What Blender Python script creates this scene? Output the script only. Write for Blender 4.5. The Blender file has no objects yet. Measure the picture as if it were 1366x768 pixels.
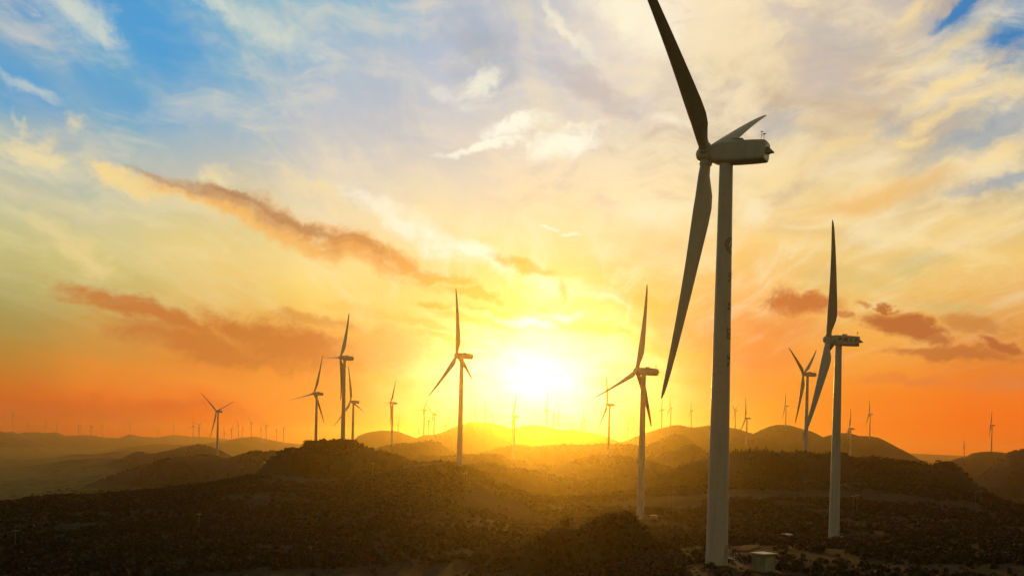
import bpy, math, random
import numpy as np
from mathutils import Matrix, Vector
random.seed(7); rng = np.random.default_rng(11)
C = bpy.context.scene
COL = C.collection
R = math.radians

# ------------------------------------------------------------------ survey: photo bearings -> bearings in the place
F, CX, HY, ROLL = 1300.0, 683.0, 598.0, R(1.4)
cR, sR = math.cos(ROLL), math.sin(ROLL)
def bear(px, py):
    dx, up = px - CX, HY - py
    return (dx*cR - up*sR)/F, (dx*sR + up*cR)/F          # x/y and z/y
def at(px, py, D):
    u, v = bear(px, py)
    return Vector((u*D, D, v*D))
def ang(px, py):
    u, v = bear(px, py)
    return math.atan(u), math.atan(v/math.sqrt(1+u*u))
def lin(c):
    return tuple(((v/255)/12.92 if v/255 <= .04045 else ((v/255+.055)/1.055)**2.4) for v in c)

SUN_AZ, SUN_EL = ang(718, 503)

# ------------------------------------------------------------------ node helper
class G:
    def __init__(s, nt): s.nt = nt
    def new(s, t, **k):
        n = s.nt.nodes.new(t)
        for a, b in k.items(): setattr(n, a, b)
        return n
    def put(s, sock, v):
        if isinstance(v, bpy.types.NodeSocket): s.nt.links.new(v, sock)
        elif v is not None:
            if sock.type == 'RGBA' and not isinstance(v, (int, float)) and len(v) == 3: v = (*v, 1)
            sock.default_value = v
    def m(s, op, a, b=None, c=None, clamp=False):
        n = s.new('ShaderNodeMath', operation=op, use_clamp=clamp)
        for i, v in enumerate((a, b, c)):
            if v is not None: s.put(n.inputs[i], v)
        return n.outputs[0]
    def vm(s, op, a, b=None, out=0):
        n = s.new('ShaderNodeVectorMath', operation=op)
        s.put(n.inputs[0], a)
        if b is not None:
            s.put(n.inputs[3 if op == 'SCALE' else 1], b)
        return n.outputs[1 if op in ('LENGTH', 'DOT_PRODUCT', 'DISTANCE') else 0]
    def madd(s, dep, v):
        n = s.new('ShaderNodeVectorMath', operation='MULTIPLY_ADD')
        s.put(n.inputs[0], dep); n.inputs[1].default_value = (1e-6,)*3; s.put(n.inputs[2], v)
        return n.outputs[0]
    def xyz(s, x, y, z=0.0):
        n = s.new('ShaderNodeCombineXYZ')
        for i, v in enumerate((x, y, z)): s.put(n.inputs[i], v)
        return n.outputs[0]
    def sep(s, v):
        n = s.new('ShaderNodeSeparateXYZ'); s.put(n.inputs[0], v); return n.outputs
    def noise(s, v, scale, detail=4, rough=.55, dist=0.0, out=0):
        n = s.new('ShaderNodeTexNoise'); s.put(n.inputs['Vector'], v)
        n.inputs['Scale'].default_value = scale; n.inputs['Detail'].default_value = detail
        n.inputs['Roughness'].default_value = rough; n.inputs['Distortion'].default_value = dist
        return n.outputs[out]
    def ss(s, v, a, b, lo=0.0, hi=1.0):
        n = s.new('ShaderNodeMapRange', interpolation_type='SMOOTHSTEP')
        for i, q in enumerate((v, a, b, lo, hi)): s.put(n.inputs[i], q)
        return n.outputs[0]
    def mix(s, f, a, b, mode='MIX'):
        n = s.new('ShaderNodeMix', data_type='RGBA', blend_type=mode, clamp_factor=True)
        s.put(n.inputs[0], f); s.put(n.inputs[6], a); s.put(n.inputs[7], b)
        return n.outputs[2]
    def mapping(s, v, loc=(0,0,0), rot=(0,0,0), sc=(1,1,1), kind='POINT'):
        n = s.new('ShaderNodeMapping', vector_type=kind); s.put(n.inputs[0], v)
        n.inputs[1].default_value = loc; n.inputs[2].default_value = rot; n.inputs[3].default_value = sc
        return n.outputs[0]
    def ramp(s, f, stops, interp='B_SPLINE'):
        n = s.new('ShaderNodeValToRGB'); s.put(n.inputs[0], f); cr = n.color_ramp; cr.interpolation = interp
        while len(cr.elements) < len(stops): cr.elements.new(.5)
        for e, (p, c) in zip(cr.elements, stops): e.position = p
        for e, (p, c) in zip(cr.elements, stops): e.position = p; e.color = (*c, 1)
        return n.outputs[0]

# ------------------------------------------------------------------ world: sunset sky
SKYG = 1.0
def build_world():
    w = bpy.data.worlds.new('World'); C.world = w; w.use_nodes = True
    nt = w.node_tree; nt.nodes.clear(); g = G(nt)
    tc = g.new('ShaderNodeTexCoord').outputs['Generated']
    d = g.vm('NORMALIZE', tc)
    x, y, z = g.sep(d)
    az = g.m('MULTIPLY', g.m('ARCTAN2', x, y), 1000.0)
    el = g.m('MULTIPLY', g.m('ARCSINE', z), 1000.0)
    A = g.xyz(az, el)
    # cloud sheet seen in perspective: streets run towards the sun
    zz = g.m('ADD', g.m('MAXIMUM', z, 0.0), 0.06)
    q = g.xyz(g.m('DIVIDE', x, zz), g.m('DIVIDE', y, zz))
    street = g.mapping(q, (3.1, 1.7, 0), (0, 0, R(6)), (1.0, .30, 1))
    n1 = g.noise(street, 1.5, 5, .58, .35)
    n2 = g.noise(g.mapping(q, (7.7, 3.3, 0), (0, 0, R(-5)), (1.3, .22, 1)), 4.2, 5, .6, .6)
    # warped bearings for soft, torn edges
    wv = g.vm('SUBTRACT', g.noise(g.vm('SCALE', A, .012), 1.0, 2, .5, 0, 1), (.5, .5, .5))
    wf = g.vm('SUBTRACT', g.noise(g.vm('SCALE', A, .045), 1.0, 4, .62, 0, 1), (.5, .5, .5))
    W1 = g.vm('ADD', A, g.vm('MULTIPLY', wv, (60, 34, 0)))
    W2 = g.vm('ADD', W1, g.vm('MULTIPLY', wf, (34, 17, 0)))
    x1, y1, _ = g.sep(W2)
    azw = x1
    elw = g.m('ADD', y1, g.m('MULTIPLY', g.m('SUBTRACT', n1, .5), 34.0))
    # slow wash of colour: eight bearings, each with its own ramp of elevation
    E0, E1 = -45.0, 520.0
    cols = [
      (0,   [(0,(88,150,200)),(80,(92,160,204)),(160,(135,180,190)),(220,(186,194,178)),(270,(186,192,165)),(320,(214,204,132)),(400,(168,165,100)),(450,(182,160,72)),(500,(208,150,55)),(530,(215,120,45)),(560,(200,96,40)),(585,(196,90,42))]),
      (150, [(0,(72,152,208)),(80,(96,168,206)),(160,(130,176,196)),(220,(180,188,180)),(270,(190,195,168)),(320,(228,212,140)),(380,(204,196,120)),(430,(214,170,86)),(470,(214,165,72)),(510,(250,170,64)),(540,(226,110,45)),(585,(222,98,42))]),
      (300, [(0,(120,178,204)),(60,(112,172,206)),(120,(136,178,206)),(190,(165,185,196)),(240,(200,195,178)),(290,(225,206,142)),(340,(242,216,136)),(390,(238,208,116)),(440,(232,166,72)),(480,(236,150,62)),(515,(255,184,74)),(548,(250,122,46)),(585,(244,108,38))]),
      (450, [(0,(124,182,208)),(60,(166,188,206)),(130,(184,194,206)),(190,(204,200,198)),(250,(230,214,188)),(300,(250,226,170)),(350,(255,234,150)),(400,(255,234,124)),(440,(250,202,92)),(480,(250,168,66)),(530,(255,170,58)),(585,(250,128,42))]),
      (600, [(0,(180,190,204)),(60,(176,190,210)),(130,(206,204,206)),(200,(220,210,200)),(250,(236,220,186)),(310,(255,235,174)),(360,(255,226,140)),(400,(255,234,130)),(450,(255,228,106)),(500,(255,228,108)),(540,(255,212,76)),(585,(255,190,60))]),
      (720, [(0,(204,202,204)),(60,(196,196,206)),(130,(208,204,204)),(200,(238,222,196)),(250,(250,226,182)),(310,(255,230,166)),(360,(255,234,140)),(410,(255,236,122)),(440,(255,240,130)),(470,(255,246,170)),(510,(255,250,200)),(540,(255,244,160)),(585,(255,222,90))]),
      (850, [(0,(255,238,212)),(60,(238,224,204)),(130,(216,206,200)),(200,(240,222,188)),(250,(255,234,186)),(310,(255,226,164)),(370,(255,216,130)),(420,(255,214,100)),(470,(255,222,84)),(510,(255,230,92)),(550,(255,216,72)),(585,(255,190,54))]),
      (1000,[(0,(250,226,190)),(60,(245,220,172)),(130,(240,214,166)),(190,(230,212,176)),(250,(250,226,166)),(310,(250,216,140)),(360,(250,206,120)),(420,(246,182,90)),(470,(250,152,70)),(520,(255,170,62)),(560,(255,186,46)),(590,(255,152,38))]),
      (1150,[(0,(196,186,184)),(60,(228,204,166)),(110,(208,186,162)),(160,(226,202,162)),(220,(234,214,166)),(270,(236,198,128)),(330,(240,210,136)),(380,(240,206,120)),(430,(250,190,90)),(480,(255,180,74)),(540,(255,160,44)),(600,(255,136,34))]),
      (1340,[(0,(110,150,188)),(40,(90,146,190)),(90,(120,158,184)),(130,(214,196,162)),(170,(156,168,176)),(220,(212,196,154)),(260,(180,174,156)),(300,(244,206,126)),(360,(246,206,120)),(420,(236,168,76)),(480,(230,145,60)),(520,(255,150,48)),(580,(255,138,34))]),
    ]
    f = g.m('DIVIDE', g.m('SUBTRACT', elw, E0), E1-E0)
    base, prev = None, None
    for px, rows in cols:
        st = []
        for py, c in rows:
            e = ang(px, py)[1]*1000
            st.append(((e-E0)/(E1-E0), lin(c)))
        st.reverse()
        # each ramp waits for the one before it (keeps the shader stack small)
        col = g.ramp(f if base is None else g.m('MULTIPLY_ADD', base, 1e-7, f), st)
        a = ang(px, 330)[0]*1000
        base = col if base is None else g.mix(g.ss(azw, prev, a), base, col)
        prev = a
    # physical sky for everything above and behind the sunset
    sky = g.new('ShaderNodeTexSky', sky_type='NISHITA')
    sky.sun_disc = False; sky.sun_elevation = SUN_EL; sky.sun_rotation = SUN_AZ
    sky.air_density = 1.4; sky.dust_density = 2.0; sky.ozone_density = 2.0
    nish = g.vm('MULTIPLY', g.vm('SCALE', sky.outputs[0], 0.09), (1.45, 1.0, .54))
    away = g.m('ABSOLUTE', az)
    side = g.ss(away, 620.0, 1500.0)
    high = g.ss(el, 430.0, 700.0)
    out_ = g.m('MAXIMUM', side, high)

    # drifting cirrus
    sund = g.vm('LENGTH', g.vm('MULTIPLY', g.vm('SUBTRACT', A, (SUN_AZ*1000, SUN_EL*1000, 0)), (1, 1.25, 0)))
    up = g.ss(el, 150.0, 330.0)
    hazy = g.ss(el, 60.0, 220.0)
    low = g.ss(el, 260.0, 20.0)
    flank = g.m('MULTIPLY', g.ss(sund, 150.0, 420.0), g.ss(el, 130.0, 10.0))
    base = g.vm('MULTIPLY', base, g.mix(low, (1, 1, 1), (.88, .78, .80)))
    base = g.vm('MULTIPLY', base, g.mix(flank, (1, 1, 1), (1.12, .69, .58)))
    base = g.vm('MULTIPLY', base, g.mix(g.m('MULTIPLY', g.ss(sund, 400.0, 140.0), g.ss(el, 290.0, 110.0)), (1, 1, 1), (.98, .86, .80)))
    n4 = g.noise(g.mapping(q, (1.2, 5.1, 0), (0, 0, R(-12)), (1.0, .55, 1)), 2.6, 6, .62, .5)
    cream = g.mix(g.ss(sund, 120.0, 480.0), lin((255, 240, 196)), lin((236, 220, 186)))
    col = g.mix(g.m('MULTIPLY', g.ss(n2, .46, .72), g.m('MULTIPLY', hazy, g.ss(az, -420.0, 0.0, .22, .60))), base, cream)
    gap = g.mix(up, lin((236, 206, 140)), g.mix(g.ss(az, 40.0, 260.0), lin((160, 174, 196)), lin((196, 176, 162))))
    col = g.mix(g.m('MULTIPLY', g.ss(n1, .44, .25), g.m('MULTIPLY', g.ss(el, 130.0, 300.0), .55)), col, gap)

    fibre = g.ss(n2, .28, .60, .45, 1.0)
    right = g.ss(az, -120.0, 160.0)
    col = g.mix(g.m('MULTIPLY', g.ss(n4, .50, .66), g.m('MULTIPLY', g.ss(el, 90.0, 260.0), g.m('MULTIPLY_ADD', right, .38, .20))), col, g.mix(up, lin((255, 232, 176)), lin((250, 230, 190))))
    col = g.mix(g.m('MULTIPLY', g.ss(n4, .47, .34), g.m('MULTIPLY', g.ss(el, 160.0, 330.0), g.m('MULTIPLY_ADD', right, .42, .18))), col, g.mix(right, lin((158, 178, 204)), lin((188, 172, 162))))
    tex = g.noise(g.vm('MULTIPLY', W1, (.022, .05, 0)), 1.0, 5, .58, .3)
    tex2 = g.noise(g.vm('MULTIPLY', W1, (.05, .085, 0)), 1.0, 6, .68, .5)
    Wf = g.vm('ADD', A, g.vm('MULTIPLY', wv, (80, 50, 0)))
    filL = g.noise(g.mapping(Wf, (0, 0, 0), (0, 0, R(17)), (.0095, .034, 1)), 1.0, 7, .62, .2)
    filR = g.noise(g.mapping(Wf, (3, 7, 0), (0, 0, R(-27)), (.0105, .030, 1)), 1.0, 7, .62, .2)
    fil = g.m('MULTIPLY_ADD', g.m('SUBTRACT', filR, filL), g.ss(az, -60.0, 190.0), filL)
    col = g.mix(g.m('MULTIPLY', g.ss(fil, .47, .68), g.m('MULTIPLY', g.ss(el, 60.0, 240.0), g.m('MULTIPLY_ADD', right, .22, .30))), col, g.mix(up, lin((255, 232, 170)), lin((252, 232, 196))))
    col = g.mix(g.m('MULTIPLY', g.ss(fil, .50, .33), g.m('MULTIPLY', g.ss(el, 90.0, 300.0), g.m('MULTIPLY_ADD', right, .34, .10))), col, g.mix(up, lin((236, 190, 120)), g.mix(right, lin((150, 176, 204)), lin((190, 168, 146)))))
    tex2 = g.m('ADD', g.m('MULTIPLY', tex2, .72), g.m('MULTIPLY', fil, .28))
    def blobs(col, items, colour, tx, k, soft=.85, fib=None):
        mask = None
        for (px, py, a, b, rot, s) in items:
            A0 = ang(px, py)
            W = g.madd(col if mask is None else mask, W2)
            v = g.mapping(W, (A0[0]*1000, A0[1]*1000, 0), (0, 0, R(-rot)), (a*.77, b*.77, 1), 'TEXTURE')
            v = g.vm('MULTIPLY', v, (1, 1, 0))
            dd = g.m('ADD', g.vm('LENGTH', v), g.m('MULTIPLY', g.m('SUBTRACT', tx, .5), k))
            mk = g.ss(dd, 1.22, 1.17-1.15*soft, 0.0, min(1.0, s*1.1))
            mask = mk if mask is None else g.m('MAXIMUM', mask, mk)
        if fib is not None: mask = g.m('MULTIPLY', mask, fib)
        return g.mix(mask, col, colour)
    # open blue
    col = blobs(col, [(215,45,80,70,10,.8),(20,110,80,40,5,.6),(160,120,110,40,8,.5)], lin((74,156,212)), tex, 1.0, 1.0)
    col = blobs(col, [(1280,14,48,11,-26,.9),(1348,64,38,17,-28,.95),(1330,84,40,8,-25,.7)], lin((58,128,186)), tex, 1.3, .7)
    col = blobs(col, [(1310,178,80,15,-24,.65),(1185,165,36,16,-18,.4),(1250,215,80,13,-18,.45),(1130,55,60,22,20,.3),(1330,246,60,10,-14,.7),(640,75,60,50,25,.4),(1040,165,46,24,10,.4),(1290,155,40,8,-20,.5)], lin((150,164,178)), tex, 1.5, .8)
    col = blobs(col, [(800,120,70,26,32,.6),(900,105,30,30,0,.3),(1105,95,60,40,40,.55),(1160,120,26,22,0,.45),(1060,25,60,16,15,.5)], lin((196,184,180)), tex, 1.6, .8)
    # pale sunlit cirrus
    col = blobs(col, [(100,18,62,30,24,.75),(132,36,26,15,35,.75),(285,14,90,11,22,.7),(345,40,72,20,14,.62),(420,65,60,18,25,.45),(365,46,44,14,-12,.75),(420,76,22,7,10,.7),(36,112,40,8,14,.55)], lin((216,220,204)), tex2, 1.7, .95, fibre)
    col = blobs(col, [(40,205,64,15,6,.75),(52,185,16,20,0,.6),(18,160,7,20,-8,.55),(92,158,18,12,-30,.5),(288,237,26,17,20,.8),(150,232,34,16,16,.75),(170,245,60,18,20,.7),(420,245,50,16,14,.6),(60,265,130,12,8,.25),(480,285,70,20,22,.6)], lin((246,224,168)), tex2, 1.8, .85, fibre)
    col = blobs(col, [(770,172,60,5,-16,.5),(850,30,80,34,28,.8),(760,40,60,9,38,.6),(640,110,40,18,-35,.5),(900,160,24,10,20,.5),(880,280,70,24,15,.4),(1000,280,30,30,0,.4),(545,296,120,20,28,.9),(630,340,70,16,28,.9),(700,428,44,7,5,.9),(745,418,34,6,-4,.9),(520,270,60,14,20,.6),(735,380,40,16,10,.6),(735,302,14,3,5,.8),(755,309,12,3,-5,.8),(800,390,60,14,12,.5)], lin((255,246,216)), tex2, 1.6, .85, fibre)
    col = blobs(col, [(1215,18,34,13,-24,.75),(1290,105,90,14,-24,.7),(1300,140,110,13,-20,.75),(1180,245,120,14,-14,.45),(1215,190,28,9,0,.7),(1320,212,40,14,-12,.6),(1120,200,60,12,-25,.45),(1250,75,90,14,-24,.5),(1030,225,60,20,10,.45),(1330,290,70,26,-10,.5),(1270,330,90,12,12,.4),(60,300,60,16,18,.35),(110,335,60,14,28,.55)], lin((255,224,156)), tex2, 1.6, .9, fibre)
    col = blobs(col, [(1170,262,95,17,-12,.7),(1230,245,60,14,-14,.5)], lin((242,190,116)), tex, 1.4, .9)
    col = blobs(col, [(655,196,72,6,-9,.9),(686,176,52,15,-14,.95),(742,198,54,20,-14,1.0),(640,118,22,26,25,.45),(585,120,26,10,10,.3)], lin((255,249,226)), tex2, 2.1, .8)
    # greenish grey lower right veil
    col = blobs(col, [(1215,345,55,16,0,.5),(1270,405,60,14,10,.5),(1130,370,70,22,0,.3)], lin((204,186,120)), tex, 1.4, .9)
    # dusky clouds
    col = blobs(col, [(190,242,70,14,16,.7),(150,228,30,16,20,.7),(255,264,60,10,17,.55),(330,290,90,9,18,.5)], lin((250,216,142)), tex2, 2.2, .8)
    col = blobs(col, [(300,276,100,10,17,.8),(390,314,110,13,19,.8),(480,346,90,12,19,.7)], lin((244,182,98)), tex2, 1.6, .8)
    col = blobs(col, [(232,240,60,5,15,.7),(300,264,80,11,15,.9),(385,294,100,15,17,.95),(470,324,95,20,16,.95),(540,350,62,16,17,.85)], g.mix(g.ss(az, -330.0, -130.0), lin((196,150,106)), lin((232,160,82))), tex2, 1.6, .85)
    col = blobs(col, [(400,296,80,7,17,.45),(320,266,60,5,15,.5),(470,320,50,7,17,.3)], lin((166,116,84)), tex2, 1.8, .7)
    col = blobs(col, [(150,398,62,13,14,.75),(205,420,110,11,12,.8),(265,455,120,22,10,.8),(335,440,85,20,14,.85),(395,464,95,36,8,1.0),(300,470,80,16,8,.8),(425,432,70,10,8,.5),(520,470,60,30,5,.35)], lin((198,114,52)), tex2, 1.7, .75)
    col = blobs(col, [(1068,407,52,17,2,.95),(1120,417,26,5,-4,.7)], lin((198,112,58)), tex2, 1.7, .6)
    col = blobs(col, [(1205,432,52,18,14,1.0),(1192,405,13,7,30,.9),(1240,452,30,10,20,.8),(1335,463,22,9,8,.9),(1265,472,85,9,3,.7),(1160,401,16,4,0,.6),(1300,432,50,14,10,.45)], lin((184,104,54)), tex2, 1.7, .6)
    col = blobs(col, [(1225,512,80,9,0,.75),(1345,510,50,12,0,.8),(1020,440,90,26,0,.35),(1010,480,80,26,0,.3),(905,440,60,40,20,.28)], lin((228,126,62)), tex, 1.2, .85)
    col = blobs(col, [(60,545,220,16,0,.6),(250,545,190,13,3,.45)], lin((206,92,44)), tex, .7, 1.0)

    # the sun behind thin cloud
    gl = g.m('EXPONENT', g.m('MULTIPLY', g.m('POWER', g.m('DIVIDE', sund, 26.0), 2.0), -1.0))
    sunx = g.vm('LENGTH', g.vm('MULTIPLY', g.vm('SUBTRACT', W2, (SUN_AZ*1000-2, SUN_EL*1000, 0)), (1, 1.8, 0)))
    gw = g.m('EXPONENT', g.m('MULTIPLY', g.m('POWER', g.m('DIVIDE', sunx, 98.0), 1.7), -1.0))
    ga = g.m('EXPONENT', g.m('DIVIDE', sund, -75.0))
    glow = g.vm('ADD', g.vm('SCALE', g.new('ShaderNodeRGB').outputs[0], 0.0), (0, 0, 0))
    for fac, c in ((gl, (.35, .3, .22)), (g.m('MULTIPLY', gw, g.ss(tex, .2, .7, .75, 1.35)), (1.15, .98, .66)), (ga, (.10, .03, .0))):
        glow = g.vm('ADD', glow, g.vm('SCALE', c, fac))
    col = g.vm('ADD', col, glow)
    col = blobs(col, [(590,372,55,8,12,.7),(640,393,75,9,8,.7),(575,409,26,7,4,.8),(655,412,70,6,6,.5),(800,440,70,9,10,.45),(585,455,70,8,8,.5),(620,425,70,8,8,.55),(560,436,80,8,10,.45),(855,398,70,11,12,.5),(905,470,60,16,8,.45),(870,500,70,9,4,.35),(520,505,80,8,4,.4),(690,356,52,9,5,.7),(745,385,12,16,0,.6),(500,420,70,10,10,.3),(470,450,60,8,12,.35),(680,410,90,10,6,.35)], lin((246,182,78)), tex2, 1.7, .8)
    col = g.mix(out_, col, nish)
    bg = g.new('ShaderNodeBackground'); g.put(bg.inputs[0], col); bg.inputs[1].default_value = SKYG
    o = g.new('ShaderNodeOutputWorld'); nt.links.new(bg.outputs[0], o.inputs[0])
    w.cycles.sampling_method = 'MANUAL'; w.cycles.sample_map_resolution = 512
build_world()

sun = bpy.data.objects.new('sun', bpy.data.lights.new('sun', 'SUN')); COL.objects.link(sun)
sun.data.energy = 1.25; sun.data.angle = R(.5); sun.data.color = (1, .46, .055)
sv = Vector((math.sin(SUN_AZ)*math.cos(SUN_EL), math.cos(SUN_AZ)*math.cos(SUN_EL), math.sin(SUN_EL)))
sun.rotation_euler = sv.to_track_quat('Z', 'Y').to_euler()

# ------------------------------------------------------------------ materials
def mat(name):
    m = bpy.data.materials.new(name); m.use_nodes = True
    nt = m.node_tree; b = nt.nodes['Principled BSDF']
    return m, G(nt), b
def simple(name, c, rough=.6, var=.12, scale=.6, metal=0.0):
    m, g, b = mat(name)
    p = g.new('ShaderNodeTexCoord').outputs['Object']
    n = g.noise(p, scale, 5, .6)
    k = g.ss(n, .3, .7, 1-var, 1+var)
    g.put(b.inputs['Base Color'], g.vm('SCALE', c, k))
    b.inputs['Specular IOR Level'].default_value = .12 if rough > .8 else .5
    b.inputs['Roughness'].default_value = rough; b.inputs['Metallic'].default_value = metal
    return m
def paint_mat():
    m, g, b = mat('turbine_paint')
    p = g.new('ShaderNodeTexCoord').outputs['Object']
    streak = g.noise(g.mapping(p, sc=(.9, .9, .10)), 1.0, 5, .6)
    fine = g.noise(p, 1.3, 5, .6)
    k = g.m('MULTIPLY', g.ss(streak, .40, .75, 1.0, .84), g.ss(fine, .3, .7, .95, 1.03))
    g.put(b.inputs['Base Color'], g.vm('SCALE', (.74, .74, .72), k))
    g.put(b.inputs['Roughness'], g.ss(fine, .3, .7, .30, .46))
    return m
PAINT = paint_mat()
SEAM = simple('seam_steel', (.42, .42, .41), .55)
DARK = simple('dark_rubber', (.03, .03, .035), .6)
MARK = simple('mark_paint', (.20, .19, .18), .6)
MARK2 = simple('nacelle_mark_paint', (.06, .06, .07), .6)
WALLM = simple('cabinet_paint', (.28, .30, .18), .5, .2)
WALLL = simple('cabinet_side_paint', (.5, .47, .34), .5, .2)
ROOFM = simple('roof_paint', (.75, .72, .66), .35, .12)
CONC = simple('concrete', (.34, .32, .29), .85, .2)
POLEM = simple('weathered_concrete_pole', (.13, .115, .095), .7, .15)
BARK = simple('bark', (.06, .045, .03), .9, .3, 3)
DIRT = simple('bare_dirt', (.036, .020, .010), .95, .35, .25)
def leaf_mat(name, a, b_, sc=.035):
    m, g, b = mat(name)
    p = g.new('ShaderNodeNewGeometry').outputs['Position']
    n = g.noise(p, sc, 4, .6); n2 = g.noise(p, .6, 3, .6)
    c = g.mix(g.ss(n, .35, .66), a, b_)
    g.put(b.inputs['Base Color'], g.vm('SCALE', c, g.ss(n2, .25, .75, .6, 1.4)))
    b.inputs['Roughness'].default_value = .75
    b.inputs['Specular IOR Level'].default_value = .2
    return m
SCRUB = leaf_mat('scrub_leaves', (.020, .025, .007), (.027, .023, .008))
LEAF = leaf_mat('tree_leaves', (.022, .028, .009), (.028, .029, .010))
def ground_mat():
    m, g, b = mat('hill_ground')
    p = g.new('ShaderNodeNewGeometry').outputs['Position']
    big = g.noise(p, .006, 6, .6); mid = g.noise(p, .035, 6, .65, .6); fine = g.noise(p, .5, 6, .7)
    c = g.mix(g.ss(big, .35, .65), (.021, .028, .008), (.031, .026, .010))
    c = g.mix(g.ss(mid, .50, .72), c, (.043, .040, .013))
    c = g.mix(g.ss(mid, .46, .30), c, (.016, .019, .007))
    c = g.mix(g.ss(g.sep(p)[2], -58.0, -70.0), c, g.mix(g.ss(mid, .45, .55), (.20, .19, .03), (.085, .105, .02)))   # valley-floor fields, lightened in the colour to stand in for haze glow
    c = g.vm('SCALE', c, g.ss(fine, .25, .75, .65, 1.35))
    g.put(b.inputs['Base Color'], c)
    b.inputs['Roughness'].default_value = .95; b.inputs['Specular IOR Level'].default_value = .1
    bp = g.new('ShaderNodeBump'); bp.inputs['Strength'].default_value = .9; bp.inputs['Distance'].default_value = 2.0
    h = g.m('ADD', g.noise(p, .08, 8, .7), g.m('MULTIPLY', fine, .25))
    g.put(bp.inputs['Height'], h); g.put(b.inputs['Normal'], bp.outputs[0])
    return m
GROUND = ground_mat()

# ------------------------------------------------------------------ terrain
def vnoise(x, y, seed):
    xi = np.floor(x).astype(np.int64); yi = np.floor(y).astype(np.int64)
    fx, fy = x-xi, y-yi
    fx = fx*fx*fx*(fx*(fx*6-15)+10); fy = fy*fy*fy*(fy*(fy*6-15)+10)
    def h(a, b):
        n = (a*374761393 + b*668265263 + seed*1442695041) & 0xffffffff
        n = ((n ^ (n >> 13))*1274126177) & 0xffffffff
        return ((n ^ (n >> 16)) & 0xffff)/65535.0
    return (h(xi,yi)*(1-fx)+h(xi+1,yi)*fx)*(1-fy) + (h(xi,yi+1)*(1-fx)+h(xi+1,yi+1)*fx)*fy - .5
def fbm(x, y, seed, o=5, g_=.5):
    s, a = 0, 1.0
    for i in range(o):
        s = s + a*vnoise(x*2**i+17.3*i, y*2**i-9.1*i, seed+i); a *= g_
    return s

# visible ground, as (px, py, distance)
CTRL = [(-60,680,520),(0,677,500),(0,700,390),(0,735,300),(0,768,235),(60,663,520),(74,661,520),(101,664,520),(144,670,500),(170,674,470),(170,700,370),(170,768,230),
 (205,658,560),(227,653,580),(250,664,500),(303,645,600),(340,635,630),(340,670,450),(340,700,360),(340,768,222),
 (430,640,620),(500,650,520),(500,690,350),(500,768,222),(555,622,690),(600,700,350),(600,768,215),(612,619,600),(640,655,500),(660,700,370),
 (700,700,430),(700,660,640),(770,665,620),(790,700,425),(851,690,444),(870,692,440),(905,699,420),(935,706,400),(890,683,500),(880,720,300),
 (950,752,160),(960,756,152),(1018,764,150),(1018,752,168),(1100,768,150),(980,712,345),(1050,716,320),(1113,716,331),(1150,718,320),(1180,740,250),(1250,768,190),(1250,735,270),(1356,768,190),(1356,720,300),
 (1250,700,400),(1356,690,540),(1300,655,700),(1000,690,430),(1000,650,580),(930,660,560),(1100,650,600),(1200,650,620),(1200,690,440)]
_ca = np.array([[math.atan2(p.x, p.y), math.log(math.hypot(p.x, p.y)), p.z] for p in (at(*c) for c in CTRL)])
extra = [(-.75,5.3,-40),(.75,5.3,-30),(-.75,6.4,-36),(.75,6.4,-30),(0,4.2,-36),(-.4,4.2,-36),(.4,4.2,-33),(-.5,6.9,-80),(-.2,7.0,-60),(0,6.95,-50),(.2,7.0,-40),(.5,7.0,-60),(.05,6.5,-34)]
_ca = np.vstack([_ca, np.array(extra)])
SA, SL = 9.0, 3.0
def tps(d2): return np.where(d2 > 1e-12, .5*d2*np.log(np.maximum(d2, 1e-12)), 0)
_P = _ca[:, :2]*[SA, SL]
_d2 = ((_P[:, None]-_P[None])**2).sum(-1); n_ = len(_P)
_M = np.zeros((n_+3, n_+3)); _M[:n_,:n_] = tps(_d2)+np.eye(n_)*.03
_M[:n_, n_] = 1; _M[:n_, n_+1:] = _P; _M[n_, :n_] = 1; _M[n_+1:, :n_] = _P.T
_wt = np.linalg.solve(_M, np.concatenate([_ca[:, 2], np.zeros(3)]))
def near_h(a, l):
    a_ = np.clip(a, -.75, .75)*SA; l_ = np.clip(l, 4.2, 7.05)*SL
    out = _wt[n_]+_wt[n_+1]*a_+_wt[n_+2]*l_
    for i in range(n_):
        out = out + _wt[i]*tps((a_-_P[i,0])**2+(l_-_P[i,1])**2)
    return np.clip(out, -95, 12)

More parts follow.
